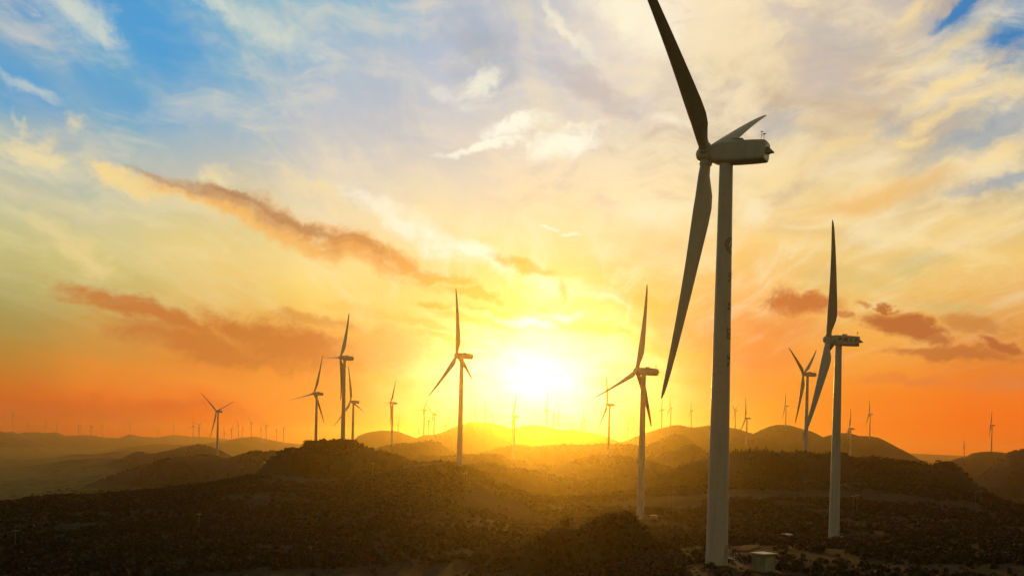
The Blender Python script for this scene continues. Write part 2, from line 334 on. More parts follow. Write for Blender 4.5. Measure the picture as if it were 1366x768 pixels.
# hill crests: distance, front width, back width, points (px, py[, distance])
RIDGES = [
 # far ranges
 (8600, 1500, 900, [(-900,585),(-400,578),(-120,574),(0,571),(16,566),(30,571.5),(45,574),(60,577),(75,576),(88,581),(105,580),(122,580),(140,583),(158,584),(173,578.5),(190,582),(210,583),(228,580),(245,580),(268,581),(290,584),(330,588),(380,592),(430,594),(500,592),(600,590),(760,588),(900,590),(1050,595),(1200,604),(1400,612),(1700,620),(2200,630)]),
 (6600, 900, 700, [(-500,588),(-60,577),(0,574.5),(25,581),(50,588),(90,594),(130,599),(200,602)]),
 (5600, 900, 700, [(120,602),(170,596),(205,592),(250,593),(300,588),(320,583.5),(340,582),(360,586),(380,590),(400,592),(440,596),(480,604)]),
 (3300, 500, 500, [(430,612),(455,598),(470,588),(478,581),(490,576.5),(508,573.5),(530,575),(550,582),(566,588),(580,594),(610,606)]),
 (2900, 520, 500, [(520,606),(545,592),(556,584),(565,580),(580,579.5),(595,574.5),(610,567.5),(628,562.5),(640,563.5),(655,564),(670,567.5),(684,571.5),(700,577),(730,590),(760,606)]),
 (3500, 520, 500, [(650,592),(672,577),(684,571.5),(695,568.5),(708,566.5),(722,567),(735,570),(750,573.5),(762,572.5),(775,574.5),(790,578),(803,580),(812,583),(825,588),(850,600)]),
 (2700, 520, 500, [(790,606),(815,592),(836,587),(850,581),(861,577),(879,571.5),(894,568),(905,566.5),(916,569),(926,570),(934,569),(945,567),(957,568.5),(969,570.5),(984,572),(1004,578.5),(1017,573),(1026,568.5),(1037,566),(1053,567),(1066,570.5),(1084,575.5),(1098,583),(1125,600)]),
 (2600, 420, 420, [(1060,608),(1084,590),(1097,583),(1110,579.5),(1122,577),(1133,577),(1146,580.5),(1159,581),(1172,583),(1183,588),(1200,597),(1213,604),(1226,612),(1242,622),(1270,636)]),
 (2550, 420, 400, [(1215,632),(1240,624),(1262,617),(1275,611.5),(1290,608),(1297,604),(1308,602),(1322,601.5),(1335,602.5),(1350,605),(1380,606),(1450,610),(1600,625)]),
 (1600, 300, 400, [(1270,664),(1300,644),(1320,626),(1336,608),(1346,602),(1356,600.5),(1375,598),(1450,596),(1600,604),(1900,620),(2300,640)]),
 # middle hills
 (1750, 240, 260, [(835,606),(852,596),(868,590),(880,586.5),(890,583.5),(901,580),(912,583.5),(920,588),(930,596),(950,612)]),
 (1450, 210, 240, [(850,622),(880,608),(900,600),(915,593.5),(924,592.5),(941,602),(960,610),(990,624)]),
 (1600, 300, 300, [(640,604),(670,596),(700,590),(740,592),(790,593),(830,592),(850,594),(880,604),(910,618)]),
 (1480, 190, 240, [(470,616),(484,606),(500,594),(515,588.5),(530,587.5),(547,588.5),(560,585),(575,586),(588,590.5),(600,598),(620,612),(650,626)]),
 (1150, 200, 240, [(560,628),(600,616),(640,609),(665,608),(690,614),(730,622),(790,614),(830,608),(860,614),(900,626)]),
 (860, 120, 160, [(590,640),(620,624),(642,617),(680,622),(720,632),(760,640),(800,640),(840,636),(870,640)]),
 # left hills and valley spurs
 (1320, 260, 300, [(60,680),(88,664),(101,655),(117,646),(140,639),(156,632.5),(175,626),(195,620),(220,613),(240,609.5),(265,608.5),(287,610),(305,609),(327,603),(350,602),(370,603),(400,606),(450,612),(500,622)]),
 (2150, 420, 420, [(20,644),(60,636),(100,630),(117,627),(135,620),(152,615),(164,611),(176,604.5),(182,603.5),(203,605),(215,603),(228,600),(240,596.5),(255,594),(265,592.5),(276,594.5),(292,599),(306,607),(330,618)]),
 (2700, 380, 420, [(-300,640),(-100,634),(-40,628),(10,626),(50,620),(90,613.5),(120,611),(150,610),(175,613),(200,620),(230,632)]),
 (1750, 260, 260, [(-300,664),(-120,652),(-50,650),(0,648),(40,643),(80,637),(115,640),(150,650),(180,664)]),
 (3600, 420, 500, [(-200,616),(0,614),(40,613),(72,610),(90,607),(105,605.5),(120,606),(137,604.5),(150,602),(166,600.5),(180,601),(195,602),(215,606),(240,612)]),
 # knoll carrying the three turbines
 (735, 110, 210, [(300,660),(335,640),(350,624),(358,613.5),(373,604),(386,600),(404,600.5),(412,596),(424,594),(442,594.5),(468,596),(474,600),(493,602),(506,604),(529,609),(555,619),(590,634)]),
 # dark wooded ridge on the right
 (800, 170, 190, [(850,652),(868,641),(890,631),(905,624),(930,614),(960,607),(985,604),(1000,603),(1012,602),(1025,604),(1037,609),(1050,611.5),(1073,610),(1090,608),(1107,606),(1120,608),(1140,613),(1165,611.5),(1180,612),(1205,617),(1230,618),(1245,620),(1262,618),(1275,621),(1285,628),(1300,644),(1325,662),(1345,671),(1370,682),(1420,694)]),
 # near knoll at the foot of the picture
 (215, 50, 45, [(560,800),(600,775),(640,757),(661,742),(696,733),(713,721),(738,705),(757,699),(771,705),(790,695),(815,690),(837,688),(851,694),(866,712),(880,722),(895,738),(915,760),(950,790)]),
]
def prep(r):
    D, wf, wb, pts = r
    az = []; zc = []
    for p in pts:
        q = at(p[0], p[1], D); az.append(math.atan2(q.x, q.y)); zc.append(q.z)
    az = np.array(az); zc = np.array(zc)
    g_ = np.linspace(az[0], az[-1], 900 if D < 4000 else 3600)
    zz = np.interp(g_, az, zc)
    k = np.exp(-np.linspace(-2, 2, 9)**2); k /= k.sum()
    zz = np.convolve(np.pad(zz, 4, mode='edge'), k, 'valid')
    return D, wf, wb, g_, zz
PR = [prep(r) for r in RIDGES]
def height(x, y):
    x = np.asarray(x, float); y = np.asarray(y, float)
    a = np.arctan2(x, y); r = np.maximum(np.hypot(x, y), 1.0); l = np.log(r)
    yy = r*np.cos(np.clip(a, -1.2, 1.2))
    floor = -88 + 34*np.clip((a+.05)/.25, 0, 1) + 16*fbm(x/900, y/900, 5, 4)
    nb = near_h(a, l)
    side = np.clip((np.abs(a)-.75)/.8, 0, 1)
    nb = nb*(1-side) + (-36)*side
    t = np.clip((r-680)/480, 0, 1); t = t*t*(3-2*t)
    h = nb*(1-t) + floor*t
    h = h + (.004*r*np.clip(r/300, .3, 1))*fbm(x/(40), y/(40), 21, 4)*(1-t)
    gul = np.abs(fbm(x/420, y/420, 33, 5, .55)); gul2 = np.abs(fbm(x/130, y/130, 37, 4, .55))
    wob = fbm(x/600+3, y/600, 51, 3)
    for D, wf, wb, g_, zz in PR:
        c = np.interp(a, g_, zz)
        # crest wanders in depth, keeping its bearing
        D2 = D*(1+.05*np.sin(a*31+D)+.03*np.sin(a*83+2*D))
        c = c*D2/D
        out = np.maximum(g_[0]-a, a-g_[-1]); out = np.clip(out/.06, 0, 1)
        c = c*(1-out) + (-95)*out
        dlt = yy - D2
        tt = np.where(dlt < 0, -dlt/wf, dlt/wb)
        s = np.exp(-tt**1.7*.9)
        base = -95.0 if D > 650 else -60.0
        hh = base + (c-base)*s
        relief = np.clip(c-base, 0, 200)
        hh = hh - relief*(1-s)*s*(1.9*gul+.8*gul2)
        if D < 650: hh = np.where(tt > 2.6, -300.0, hh)
        k = 2.0 if D < 1000 else 4.0
        m = np.maximum(h, hh); dd = np.abs(h-hh)
        h = np.where(dlt > -6*wf, m + np.where(dd < k, (k-dd)**2/(4*k)*.6, 0), h)
    h = h + .0011*np.minimum(r, 2500)*fbm(x/(.035*r+6), y/(.035*r+6), 77, 4)*.8
    return h
PADS = []
def ground(x, y):
    h = height(x, y)
    for px_, py_, dz, sg in PADS:
        h = h + dz*np.exp(-((x-px_)**2+(y-py_)**2)/(2*sg*sg))
    return h
def gz(x, y): return float(ground(np.array([x]), np.array([y]))[0])
def hit(px, py, d0=60, d1=6000):
    u, v = bear(px, py)
    D = np.exp(np.linspace(math.log(d0), math.log(d1), 1500))
    h = ground(u*D, D)
    k = np.nonzero(h >= v*D)[0]
    if len(k) == 0: return None
    return Vector((u*D[k[0]], D[k[0]], float(h[k[0]])))

# ------------------------------------------------------------------ object helpers
def tag(o, label=None, cat=None, group=None, kind=None):
    for k, v in (('label', label), ('category', cat), ('group', group), ('kind', kind)):
        if v: o[k] = v
    return o
def link(name, me, m=None, parent=None, smooth=False):
    o = bpy.data.objects.new(name, me); COL.objects.link(o)
    if m is not None and not me.materials: me.materials.append(m)
    if parent is not None: o.parent = parent
    if smooth:
        me.polygons.foreach_set('use_smooth', [True]*len(me.polygons))
    return o
def mesh(name, V, Fc):
    me = bpy.data.meshes.new(name); me.from_pydata([tuple(v) for v in V], [], Fc); me.update(); return me
def empty(name, loc, rz=0.0):
    o = bpy.data.objects.new(name, None); COL.objects.link(o); o.location = loc; o.rotation_euler = (0, 0, rz)
    o.empty_display_size = .5
    return o
class MB:
    def __init__(s): s.V = []; s.F = []
    def add(s, V, Fc):
        b = len(s.V); s.V += [tuple(v) for v in V]; s.F += [tuple(i+b for i in f) for f in Fc]
    def box(s, c, d, bev=0.0):
        cx, cy, cz = c; a, b, e = d[0]/2, d[1]/2, d[2]/2
        if bev <= 0:
            V = [(cx+i*a, cy+j*b, cz+k*e) for k in (-1,1) for j in (-1,1) for i in (-1,1)]
            s.add(V, [(0,2,3,1),(4,5,7,6),(0,1,5,4),(2,6,7,3),(0,4,6,2),(1,3,7,5)]); return
        rings = []
        for zz, ins in ((-e, bev), (-e+bev, 0), (e-bev, 0), (e, bev)):
            A, B = a-ins, b-ins
            rings.append([(cx+p, cy+q_, cz+zz) for p, q_ in ((-A+bev,-B),(A-bev,-B),(A,-B+bev),(A,B-bev),(A-bev,B),(-A+bev,B),(-A,B-bev),(-A,-B+bev))])
        s.loft(rings, True, True)
    def loft(s, rings, cap0=True, cap1=True):
        n = len(rings[0]); V = [v for r in rings for v in r]; Fc = []
        for i in range(len(rings)-1):
            for j in range(n):
                k = (j+1) % n
                Fc.append((i*n+j, i*n+k, (i+1)*n+k, (i+1)*n+j))
        if cap0: Fc.append(tuple(range(n))[::-1])
        if cap1: Fc.append(tuple((len(rings)-1)*n+j for j in range(n)))
        s.add(V, Fc)
    def tube(s, p, q, r0, r1=None, n=8):
        r1 = r0 if r1 is None else r1
        p, q = Vector(p), Vector(q); w = (q-p).normalized()
        u = w.orthogonal().normalized(); v = w.cross(u)
        s.loft([[tuple(c + (u*math.cos(2*math.pi*j/n) + v*math.sin(2*math.pi*j/n))*r) for j in range(n)] for c, r in ((p, r0), (q, r1))])
    def mesh(s, name): return mesh(name, s.V, s.F)
    def build(s, name, m, parent=None, smooth=False): return link(name, s.mesh(name), m, parent, smooth)
def sharp(me, deg=35):
    me.polygons.foreach_set('use_smooth', [True]*len(me.polygons))
    me.set_sharp_from_angle(angle=R(deg))

# ------------------------------------------------------------------ turbine meshes (one set, shared by every turbine)
H, RT = 67.0, 40.6
TOP = 65.2
def tower_r(z): return 1.78 + (1.08-1.78)*(z/TOP)
def tower_mesh(n):
    b = MB(); zs = [-14, 0, 8, 21.5, 21.9, 21.98, 22.0, 22.12, 22.14, 22.22, 22.6, 34, 43.5, 43.9, 43.98, 44.0, 44.12, 44.14, 44.22, 44.6, 55, TOP]
    fl = {22.0: .035, 22.12: .035, 44.0: .03, 44.12: .03}
    b.loft([[((tower_r(max(z,0))+fl.get(z,0))*math.cos(2*math.pi*j/n), (tower_r(max(z,0))+fl.get(z,0))*math.sin(2*math.pi*j/n), z) for j in range(n)] for z in zs])
    me = b.mesh('tower'); sharp(me, 50); me.materials.append(PAINT); return me
def superellipse(x, w, zb, zt, p, n=28):
    out = []
    for j in range(n):
        t = 2*math.pi*j/n; c, s_ = math.cos(t), math.sin(t)
        out.append((x, math.copysign(abs(c)**(2/p), c)*w/2, (zb+zt)/2 + math.copysign(abs(s_)**(2/p), s_)*(zt-zb)/2))
    return out
def nacelle_mesh():
    b = MB()   # +x is upwind; origin on the tower axis at hub height
    st = [(2.35,2.2,-1.15,1.1,2.2),(2.2,2.8,-1.5,1.38,2.8),(1.6,3.15,-1.72,1.52,4),(.6,3.3,-1.78,1.6,6),(-2,3.35,-1.74,1.64,7.5),(-4.5,3.3,-1.66,1.64,8),(-6.1,3.2,-1.56,1.6,8),(-6.5,3.15,-1.52,1.54,7),(-6.65,2.9,-1.4,1.42,6)]
    b.loft([superellipse(*s) for s in st])
    me = b.mesh('nacelle'); sharp(me, 40); me.materials.append(PAINT); return me
def hatch_mesh():
    b = MB(); b.box((-1.7, 0, 1.78), (1.5, 1.5, .5), .08); b.box((-1.75, 0, 2.06), (1.8, 1.7, .07)); me = b.mesh('roof_hatch'); me.materials.append(PAINT); return me
def mast_mesh():
    b = MB()
    for yy in (-.7, .7): b.tube((-5.7, yy, 1.45), (-5.7, yy, 2.9), .035, n=6)
    b.tube((-5.7, -.7, 2.5), (-5.7, .7, 2.5), .03, n=6)
    b.box((-5.7, -.7, 2.98), (.5, .05, .16)); b.tube((-5.95, .7, 2.95), (-5.45, .7, 2.95), .05, n=6); b.tube((-5.7,.45,2.95),(-5.7,.95,2.95),.05,n=6)
    me = b.mesh('vane_mast'); me.materials.append(DARK); return me
def vent_mesh():
    b = MB(); b.box((-6.85, 0, .1), (.5, 1.3, .9), .06); b.loft([[(-7.1,-.5,-.3),(-7.1,.5,-.3),(-7.1,.5,.45),(-7.1,-.5,.45)],[(-7.75,-.35,-.25),(-7.75,.35,-.25),(-7.75,.35,-.1),(-7.75,-.35,-.1)]])
    me = b.mesh('rear_cowl'); me.materials.append(SEAM); return me
def hub_mesh():
    b = MB(); n = 28  # origin at the rotor centre
    prof = [(-1.55,1.28),(-1.5,1.36),(-.6,1.5),(.2,1.5),(.8,1.38),(1.25,1.12),(1.6,.75),(1.8,.35),(1.86,.05)]
    b.loft([[(x, r*math.cos(2*math.pi*j/n), r*math.sin(2*math.pi*j/n)) for j in range(n)] for x, r in prof])
    for k in range(3):
        f = 2*math.pi*k/3
        dr = Vector((0, -math.sin(f), math.cos(f))); b.tube(dr*.7, dr*1.75, 1.06, 1.02, 24)
    me = b.mesh('hub'); sharp(me, 38); me.materials.append(PAINT); return me
def blade_mesh(droop=0.0):
    Z  = [1.3, 2.2, 3.4, 5.0, 6.8, 8.8, 11.5, 15, 19, 23.5, 28, 32, 35.2, 37.9, 39.6, 40.4, 40.6]
    CH = [1.75,1.75,1.9, 2.35,2.85,3.12,3.0, 2.65,2.28,1.92,1.58,1.3,1.05,.82,.55,.28,.06]
    TH = [1.0, 1.0, .86, .62, .44, .34, .28, .24, .21, .19, .18, .17, .16, .16, .16, .16, .16]
    TW = [16, 16, 16, 15, 13, 11, 8.5, 6, 4, 2.5, 1.2, .4, 0, 0, 0, 0, 0]
    rings = []; n = 24
    for z, c, th, tw in zip(Z, CH, TH, TW):
        w = min(1, max(0, (th-.34)/.6)); w = w*w*(3-2*w)      # 1 round root -> 0 aerofoil
        ring = []
        for j in range(n):
            t = 2*math.pi*j/n
            xc = .5*(1+math.cos(t))                        # 1 trailing .. 0 leading
            yt = 5*th*(.2969*math.sqrt(xc)-.126*xc-.3516*xc**2+.2843*xc**3-.1036*xc**4)
            af = ((.30-xc)*c, math.copysign(yt, math.sin(t))*c + .03*c*math.sin(math.pi*xc))
            ci = (-.5*c*math.cos(t), .5*c*th*math.sin(t))
            X = ci[0]*w+af[0]*(1-w); Y = ci[1]*w+af[1]*(1-w)
            a = -R(tw*.5-3); X, Y = X*math.cos(a)-Y*math.sin(a), X*math.sin(a)+Y*math.cos(a)
            q = z/RT
            ring.append((X + z*math.sin(R(1.0)) + 2.0*q*q, Y + droop*q*q, z))
        rings.append(ring)
    b = MB(); b.loft(rings); me = b.mesh('blade'); sharp(me, 60); me.materials.append(PAINT); return me
TOWER, TOWER_S = tower_mesh(48), tower_mesh(12)
NAC, HATCH, MAST, COWL, HUB, BLADE, BLADE_D = nacelle_mesh(), hatch_mesh(), mast_mesh(), vent_mesh(), hub_mesh(), blade_mesh(), blade_mesh(-3.0)
OVER, TILT = 3.3, R(6)
FULL = 0
def turbine(pos, yaw, phase, label, group, s=1.0, detail=2, droop=-1):
    rz = math.atan2(math.cos(R(yaw)), math.sin(R(yaw)))
    t = empty('wind_turbine', pos, rz); t.scale = (s, s, s)
    tag(t, label, 'wind turbine', group)
    tw = link('tower', TOWER if detail else TOWER_S, None, t)
    nc = link('nacelle', NAC, None, t); nc.location = (0, 0, H); nc.rotation_euler = (0, R(-5), 0)
    if detail: link('roof_hatch', HATCH, None, nc)
    if detail > 1: link('vane_mast', MAST, None, nc); link('rear_cowl', COWL, None, nc)
    hb = link('hub', HUB, None, t); hb.location = (OVER, 0, H + OVER*math.tan(TILT)*.6)
    rot = Matrix.Rotation(-TILT, 4, 'Y') @ Matrix.Rotation(R(phase), 4, 'X')
    hb.matrix_local = Matrix.Translation(hb.location) @ rot
    for k in range(3):
        bl = link('blade', BLADE_D if droop == k else BLADE, None, t)
        bl.matrix_local = Matrix.Translation((OVER, 0, H + OVER*math.tan(TILT)*.6)) @ Matrix.Rotation(-TILT, 4, 'Y') @ Matrix.Rotation(R(phase+120*k), 4, 'X')
    return t, tw, nc
def axis_pos(px, py, D, yaw, s=1.0):
    """rotor centre seen at (px, py), D metres away -> tower foot"""
    h = at(px, py, D)
    return Vector((h.x - OVER*s*math.sin(R(yaw)), h.y - OVER*s*math.cos(R(yaw)), h.z - (H+OVER*math.tan(TILT)*.6)*s))

# big turbines: rotor px, distance, yaw, phase, label
BIG = [
 (943,206,160,-60,60,'nearest and tallest turbine, its white tower rising beside the metal box hut'),
 (1105,453,328,-70,92,'large dark turbine standing alone on the low dark shelf right of the nearest tower'),
 (849.7,494.6,444,-60,8,'mid sized turbine with pale tower beside a small cabinet, left of the nearest tower'),
 (609.5,474,596,-72,108,'pale glowing turbine just left of the sun with a blade pointing straight up'),
 (454.4,476.6,759,-84,24,'tallest of the three dark turbines behind the bushy knoll'),
 (419,524.4,973,-68,16,'dark turbine at the left end of the bushy knoll, one blade reaching left'),
 (468,535.4,1090,-72,104,'smallest of the three turbines behind the bushy knoll, at its right end'),
 (288.7,548,1400,-64,67,'lone dark turbine with blades in a Y on the low left hill'),
 (521,537,1480,-80,28,'turbine on the brown hill between the bushy knoll and the glowing turbine'),
 (683.7,555,1500,-76,24,'faint washed out turbine directly below the sun in the golden haze'),
 (809.8,539.3,1230,-72,96,'pale hazy turbine in the valley just right of the sun'),
 (1071.8,498.7,790,-56,56,'dark turbine with two raised blades on the wooded ridge, left of the large dark turbine'),
 (994.3,557.3,1900,-66,102,'slender turbine behind the wooded ridge, right of the nearest tower'),
 (1132.6,571.3,1950,-66,10,'pale turbine behind the wooded ridge, close right of the large dark tower'),
]
MIDS = [ # rotor px, ridge distance, phase, label
 (564.5,547,2800,32,'tallest of three small turbines clustered on the golden hill left of the glowing turbine'),
 (571,561.6,2810,50,'shortest of three small turbines clustered on the golden hill left of the glowing turbine'),
 (577.8,552.5,2820,64,'rightmost of three small turbines clustered on the golden hill'),
 (633.3,549.7,2850,20,'small faint turbine on the hill crest right of the glowing turbine, its left one'),
 (646.6,545,2860,100,'small faint turbine on the hill crest between the glowing turbine and the sun, tallest there'),
 (656.5,552,2890,75,'small faint turbine at the right end of the hill crest beside the washed out turbine'),
 (727.8,546.6,3450,15,'tallest of three bleached turbines on the crest right under the sun'),
 (737.5,552.3,3460,40,'middle one of three bleached turbines on the crest under the sun'),
 (744.7,553.6,3470,88,'rightmost of three bleached turbines on the crest under the sun'),
 (761.4,566,3440,5,'short bleached turbine alone on the low crest right of the sun'),
 (775,567,3450,35,'shorter of two overlapping bleached turbines left of the hazy valley turbine'),
 (778,559.7,3480,110,'taller of two overlapping bleached turbines left of the hazy valley turbine'),
 (837,563.4,2720,16,'taller small turbine in the saddle just left of the pale tower with the cabinet'),
 (843.9,569,2730,28,'shorter small turbine in the saddle against the pale tower with the cabinet'),
 (882,546,2690,12,'left one of two small turbines on the crest between the two large pale towers'),
 (894,544.2,2680,96,'right one of two small turbines on the crest between the two large pale towers'),
 (921.4,547.5,2560,104,'small turbine close left of the nearest tower, one blade straight up'),
 (980,547.4,2680,60,'small turbine on the hill crest close right of the nearest tower'),
 (1047,541,2680,85,'small turbine on top of the rounded brown hill, left of the wooded ridge turbine'),
 (1111,560,2570,104,'turbine almost hidden behind the large dark tower, only its blades showing'),
 (1159.2,551.8,2580,100,'small turbine on the brown hill right of the large dark tower'),
 (1285.6,594.3,2500,106,'smaller of the two turbines on the far right hill, lower left on the slope'),
 (1321.5,566.8,2540,16,'taller of the two turbines on the far right hill, on its crest'),
 (530.5,567.3,3250,20,'tiny turbine peeping over the hill right of the bushy knoll'),
 (558,573,2920,44,'tiny turbine low in the dip left of the small golden cluster'),
 (593.4,568,2890,70,'tiny turbine on the golden slope just left of the glowing tower'),
]
FARL = [(16.6,553),(34.6,565),(39,566),(61,563),(75,567),(104.5,568),(107.5,569),(120.5,567.5),(122.5,569),(136.7,568.5),(159,576),(173,566.5),(210.5,571),(231.4,567)]
FARM = [(257,568),(265,567),(299,577),(308.5,572),(317.6,567),(322.5,571),(334.8,564),(347.5,572),(354.5,568),(368,573),(378,571)]

feet = []
for (px, py, D, yaw, ph, lb) in BIG:
    p = axis_pos(px, py, D, yaw)
    feet.append(p)
    h0 = gz(p.x, p.y); dz = p.z - h0
    sg = 5 + .022*D if abs(dz) < 14 else min(12 + .055*D, 60)
    if dz > 20: dz -= 11          # foot hidden behind nearer ground
    if abs(dz) < 60: PADS.append((p.x, p.y, dz, sg))
    print('pad', px, round(p.z,1), round(h0,1), round(dz,1))
for (p, (px, py, D, yaw, ph, lb)) in zip(feet, BIG):
    t, tw, nc = turbine(p, yaw, ph, lb, 'large wind turbines on the near hills', 1.0, 2, 0 if D == 160 else -1)
    if D < 500:
        th = math.atan2(-p.y, -p.x) - t.rotation_euler.z + R(62)     # door a little round to the right of the tower
        c, s_ = math.cos(th), math.sin(th); b = MB()
        M = Matrix.Rotation(th, 4, 'Z')
        b.box((tower_r(1.5)+.03, 0, 2.6), (.16, .95, 2.1), .03)
        d = b.build('door', SEAM, tw); d.matrix_local = M
        b = MB()
        b.box((tower_r(1)+.55, 0, 1.45), (1.2, 1.2, .08))
        for k in range(6): b.box((tower_r(1)+1.3+.26*k, 0, 1.3-.24*k), (.28, 1.0, .05))
        for yy in (-.56, .56):
            b.tube((tower_r(1)+.1, yy, 2.5), (tower_r(1)+1.1, yy, 2.5), .03, n=6)
            b.tube((tower_r(1)+1.1, yy, 2.5), (tower_r(1)+2.7, yy, 1.0), .03, n=6)
            b.tube((tower_r(1)+1.1, yy, -.2), (tower_r(1)+1.1, yy, 2.5), .03, n=6)
            b.tube((tower_r(1)+2.7, yy, -.4), (tower_r(1)+2.7, yy, 1.0), .03, n=6)
        d = b.build('entry_stair', SEAM, tw); d.matrix_local = M
    if D in (160, 328): feet_t = (t, tw, nc); globals()['T%d' % D] = feet_t
print('near done')
YAWS = [-64,-70,-60,-74,-68]
def small(px, py, D, ph, lb, grp, i, det):
    yaw = YAWS[i % 5]
    s = 1.0
    for _ in range(4):
        p = axis_pos(px, py, D, yaw, s); hp = at(px, py, D)
        s = max(.45, min(1.7, (hp.z - gz(p.x, p.y))/(H+.2)))
    p = axis_pos(px, py, D, yaw, s)
    print('small', px, D, 's', round(s,2), 'gap', round(p.z-gz(p.x,p.y),1))
    turbine(p, yaw, ph, lb, grp, s, det)
ORD = ['','second','third','fourth','fifth','sixth','seventh','eighth','ninth','tenth','eleventh','twelfth','thirteenth','fourteenth']
for i, (px, py, D, ph, lb) in enumerate(MIDS): small(px, py, D, ph, lb, 'small wind turbines on the middle hills', i, 1)
for i, (px, py) in enumerate(FARL):
    lb = ('tiny faint turbine on the far peak at the very left edge' if i == 0 else
          'tiny faint turbine on the far left range, rightmost in its row' if i == len(FARL)-1 else
          'tiny faint turbine on the far range, %s from the left edge' % ORD[i])
    small(px, py, 8450 if px < 20 else 8450, (i*37) % 120, lb, 'tiny wind turbines on the far left range', i, 0)
for i, (px, py) in enumerate(FARM):
    lb = ('tiny turbine left of the lone Y bladed turbine, leftmost on its ridge' if i == 0 else
          'tiny turbine on the orange ridge, rightmost of its row, nearest the knoll' if i == len(FARM)-1 else
          'tiny turbine on the orange ridge, %s from the left of its row' % ORD[i])
    small(px, py, 5550, (i*53) % 120, lb, 'tiny wind turbines on the orange ridge', i, 0)

# marks on the nearest tower (upright column: ring emblem, then four characters) and on the second nacelle
def strokes_on_tower(tw, th, zc, segs, wdt):
    b = MB()
    for (s0, z0, s1, z1) in segs:
        n = max(2, int(math.hypot(s1-s0, z1-z0)/.12)); L = math.hypot(s1-s0, z1-z0); nx, nz = -(z1-z0)/L*wdt/2, (s1-s0)/L*wdt/2
        V = []
        for i in range(n+1):
            f = i/n; s_, z_ = s0+(s1-s0)*f, z0+(z1-z0)*f
            for sg in (-1, 1):
                zz = zc+z_+sg*nz; r = tower_r(zz)+.012; a = th + (s_+sg*nx)/tower_r(zc)
                V.append((r*math.cos(a), r*math.sin(a), zz))
        b.add(V, [(2*i, 2*i+2, 2*i+3, 2*i+1) for i in range(n)])
    return b.build('tower_lettering', MARK, tw)
t, tw, nc = T160
th0 = math.atan2(-t.location.y, -t.location.x) - t.rotation_euler.z + R(74)
ring = []
for rr in (1.35, 1.0):
    ring += [(rr*math.cos(2*math.pi*i/28), rr*math.sin(2*math.pi*i/28), rr*math.cos(2*math.pi*(i+1)/28), rr*math.sin(2*math.pi*(i+1)/28)) for i in range(28)]
ring += [(-.5,-.5,0,.6),(0,.6,.5,-.5)]
G1 = [(-.8,.5,-.5,.3),(-.9,.1,-.6,-.1),(-.9,-.9,-.5,-.4),(-.2,.9,-.2,-.9),(-.4,.6,.9,.6),(-.4,.2,.9,.2),(-.4,-.2,.9,-.2),(.2,.9,.2,.2),(.8,-.2,.8,-.9)]
G2 = [(-.6,.5,-.6,-.5),(-.9,.1,-.3,.1),(-.2,-.7,.9,-.7),(.3,.8,.3,-.7),(.3,.1,.8,.1),(-.9,-.7,-.3,-.5)]
G3 = [(-.9,.9,-.9,-.9),(-.9,.7,.9,.7),(-.5,.5,-.5,-.8),(0,.9,0,-.9),(.5,.5,.5,-.8),(.9,.7,.9,-.9),(-.9,-.1,.9,-.1),(-.9,-.8,.9,-.8)]
G4 = [(-.9,.4,.8,.4),(-.2,.9,-.4,-.3),(-.4,-.3,-.9,-.9),(.8,.4,.6,-.8),(.6,-.8,.2,-.7),(-.8,-.2,-.5,-.8),(-.9,.8,-.6,.5)]
for dz, gl in ((51.8, ring), (46.8, G1), (42.2, G2), (37.6, G3), (33.2, G4)):
    strokes_on_tower(tw, th0, dz, gl, .2)
t, tw, nc = T328
b = MB()
def nac_stroke(x0, z0, x1, z1, w=.16):
    # on the nacelle flank facing the camera; local x runs upwind
    L = math.hypot(x1-x0, z1-z0); nx, nz = -(z1-z0)/L*w/2, (x1-x0)/L*w/2; y = NS*1.69
    b.add([(x0+nx,y,z0+nz),(x0-nx,y,z0-nz),(x1-nx,y,z1-nz),(x1+nx,y,z1+nz),(x0+nx,y-NS*.03,z0+nz),(x0-nx,y-NS*.03,z0-nz),(x1-nx,y-NS*.03,z1-nz),(x1+nx,y-NS*.03,z1+nz)],
          [(0,1,2,3),(7,6,5,4),(0,4,5,1),(1,5,6,2),(2,6,7,3),(3,7,4,0)])
side = Vector((-math.sin(t.rotation_euler.z), math.cos(t.rotation_euler.z), 0))
NS = 1 if side.dot(Vector((-t.location.x, -t.location.y, 0))) > 0 else -1
for k, gl in enumerate((G1, G3, G2, G4)):
    for (a, z0, c, z1) in gl: nac_stroke(-.5-1.75*k - NS*0 + a*.62*(1 if NS < 0 else -1), .25+z0*.62, -.5-1.75*k + c*.62*(1 if NS < 0 else -1), .25+z1*.62)
for i in range(16):
    a, c = 2*math.pi*i/16, 2*math.pi*(i+1)/16
    nac_stroke(1.05+.5*math.cos(a), -.7+.5*math.sin(a), 1.05+.5*math.cos(c), -.7+.5*math.sin(c))
b.build('nacelle_lettering', MARK2, nc)

# ------------------------------------------------------------------ ground sheet
azs = np.concatenate([np.linspace(-math.pi, -.64, 110, endpoint=False), np.linspace(-.64, .64, 940, endpoint=False), np.linspace(.64, math.pi, 110, endpoint=False)])
rs = np.exp(np.concatenate([np.linspace(math.log(6), math.log(90), 40, endpoint=False), np.linspace(math.log(90), math.log(4200), 420, endpoint=False), np.linspace(math.log(4200), math.log(9400), 90)]))
Rg, Ag = np.meshgrid(rs, azs, indexing='ij')
Xg, Yg = Rg*np.sin(Ag), Rg*np.cos(Ag)
Zg = ground(Xg, Yg)
nr, na = Zg.shape
V = np.empty((nr*na+1, 3)); V[:-1, 0] = Xg.ravel(); V[:-1, 1] = Yg.ravel(); V[:-1, 2] = Zg.ravel(); V[-1] = (0, 0, Zg[0].mean())
ii, jj = np.meshgrid(np.arange(nr-1), np.arange(na), indexing='ij'); j2 = (jj+1) % na
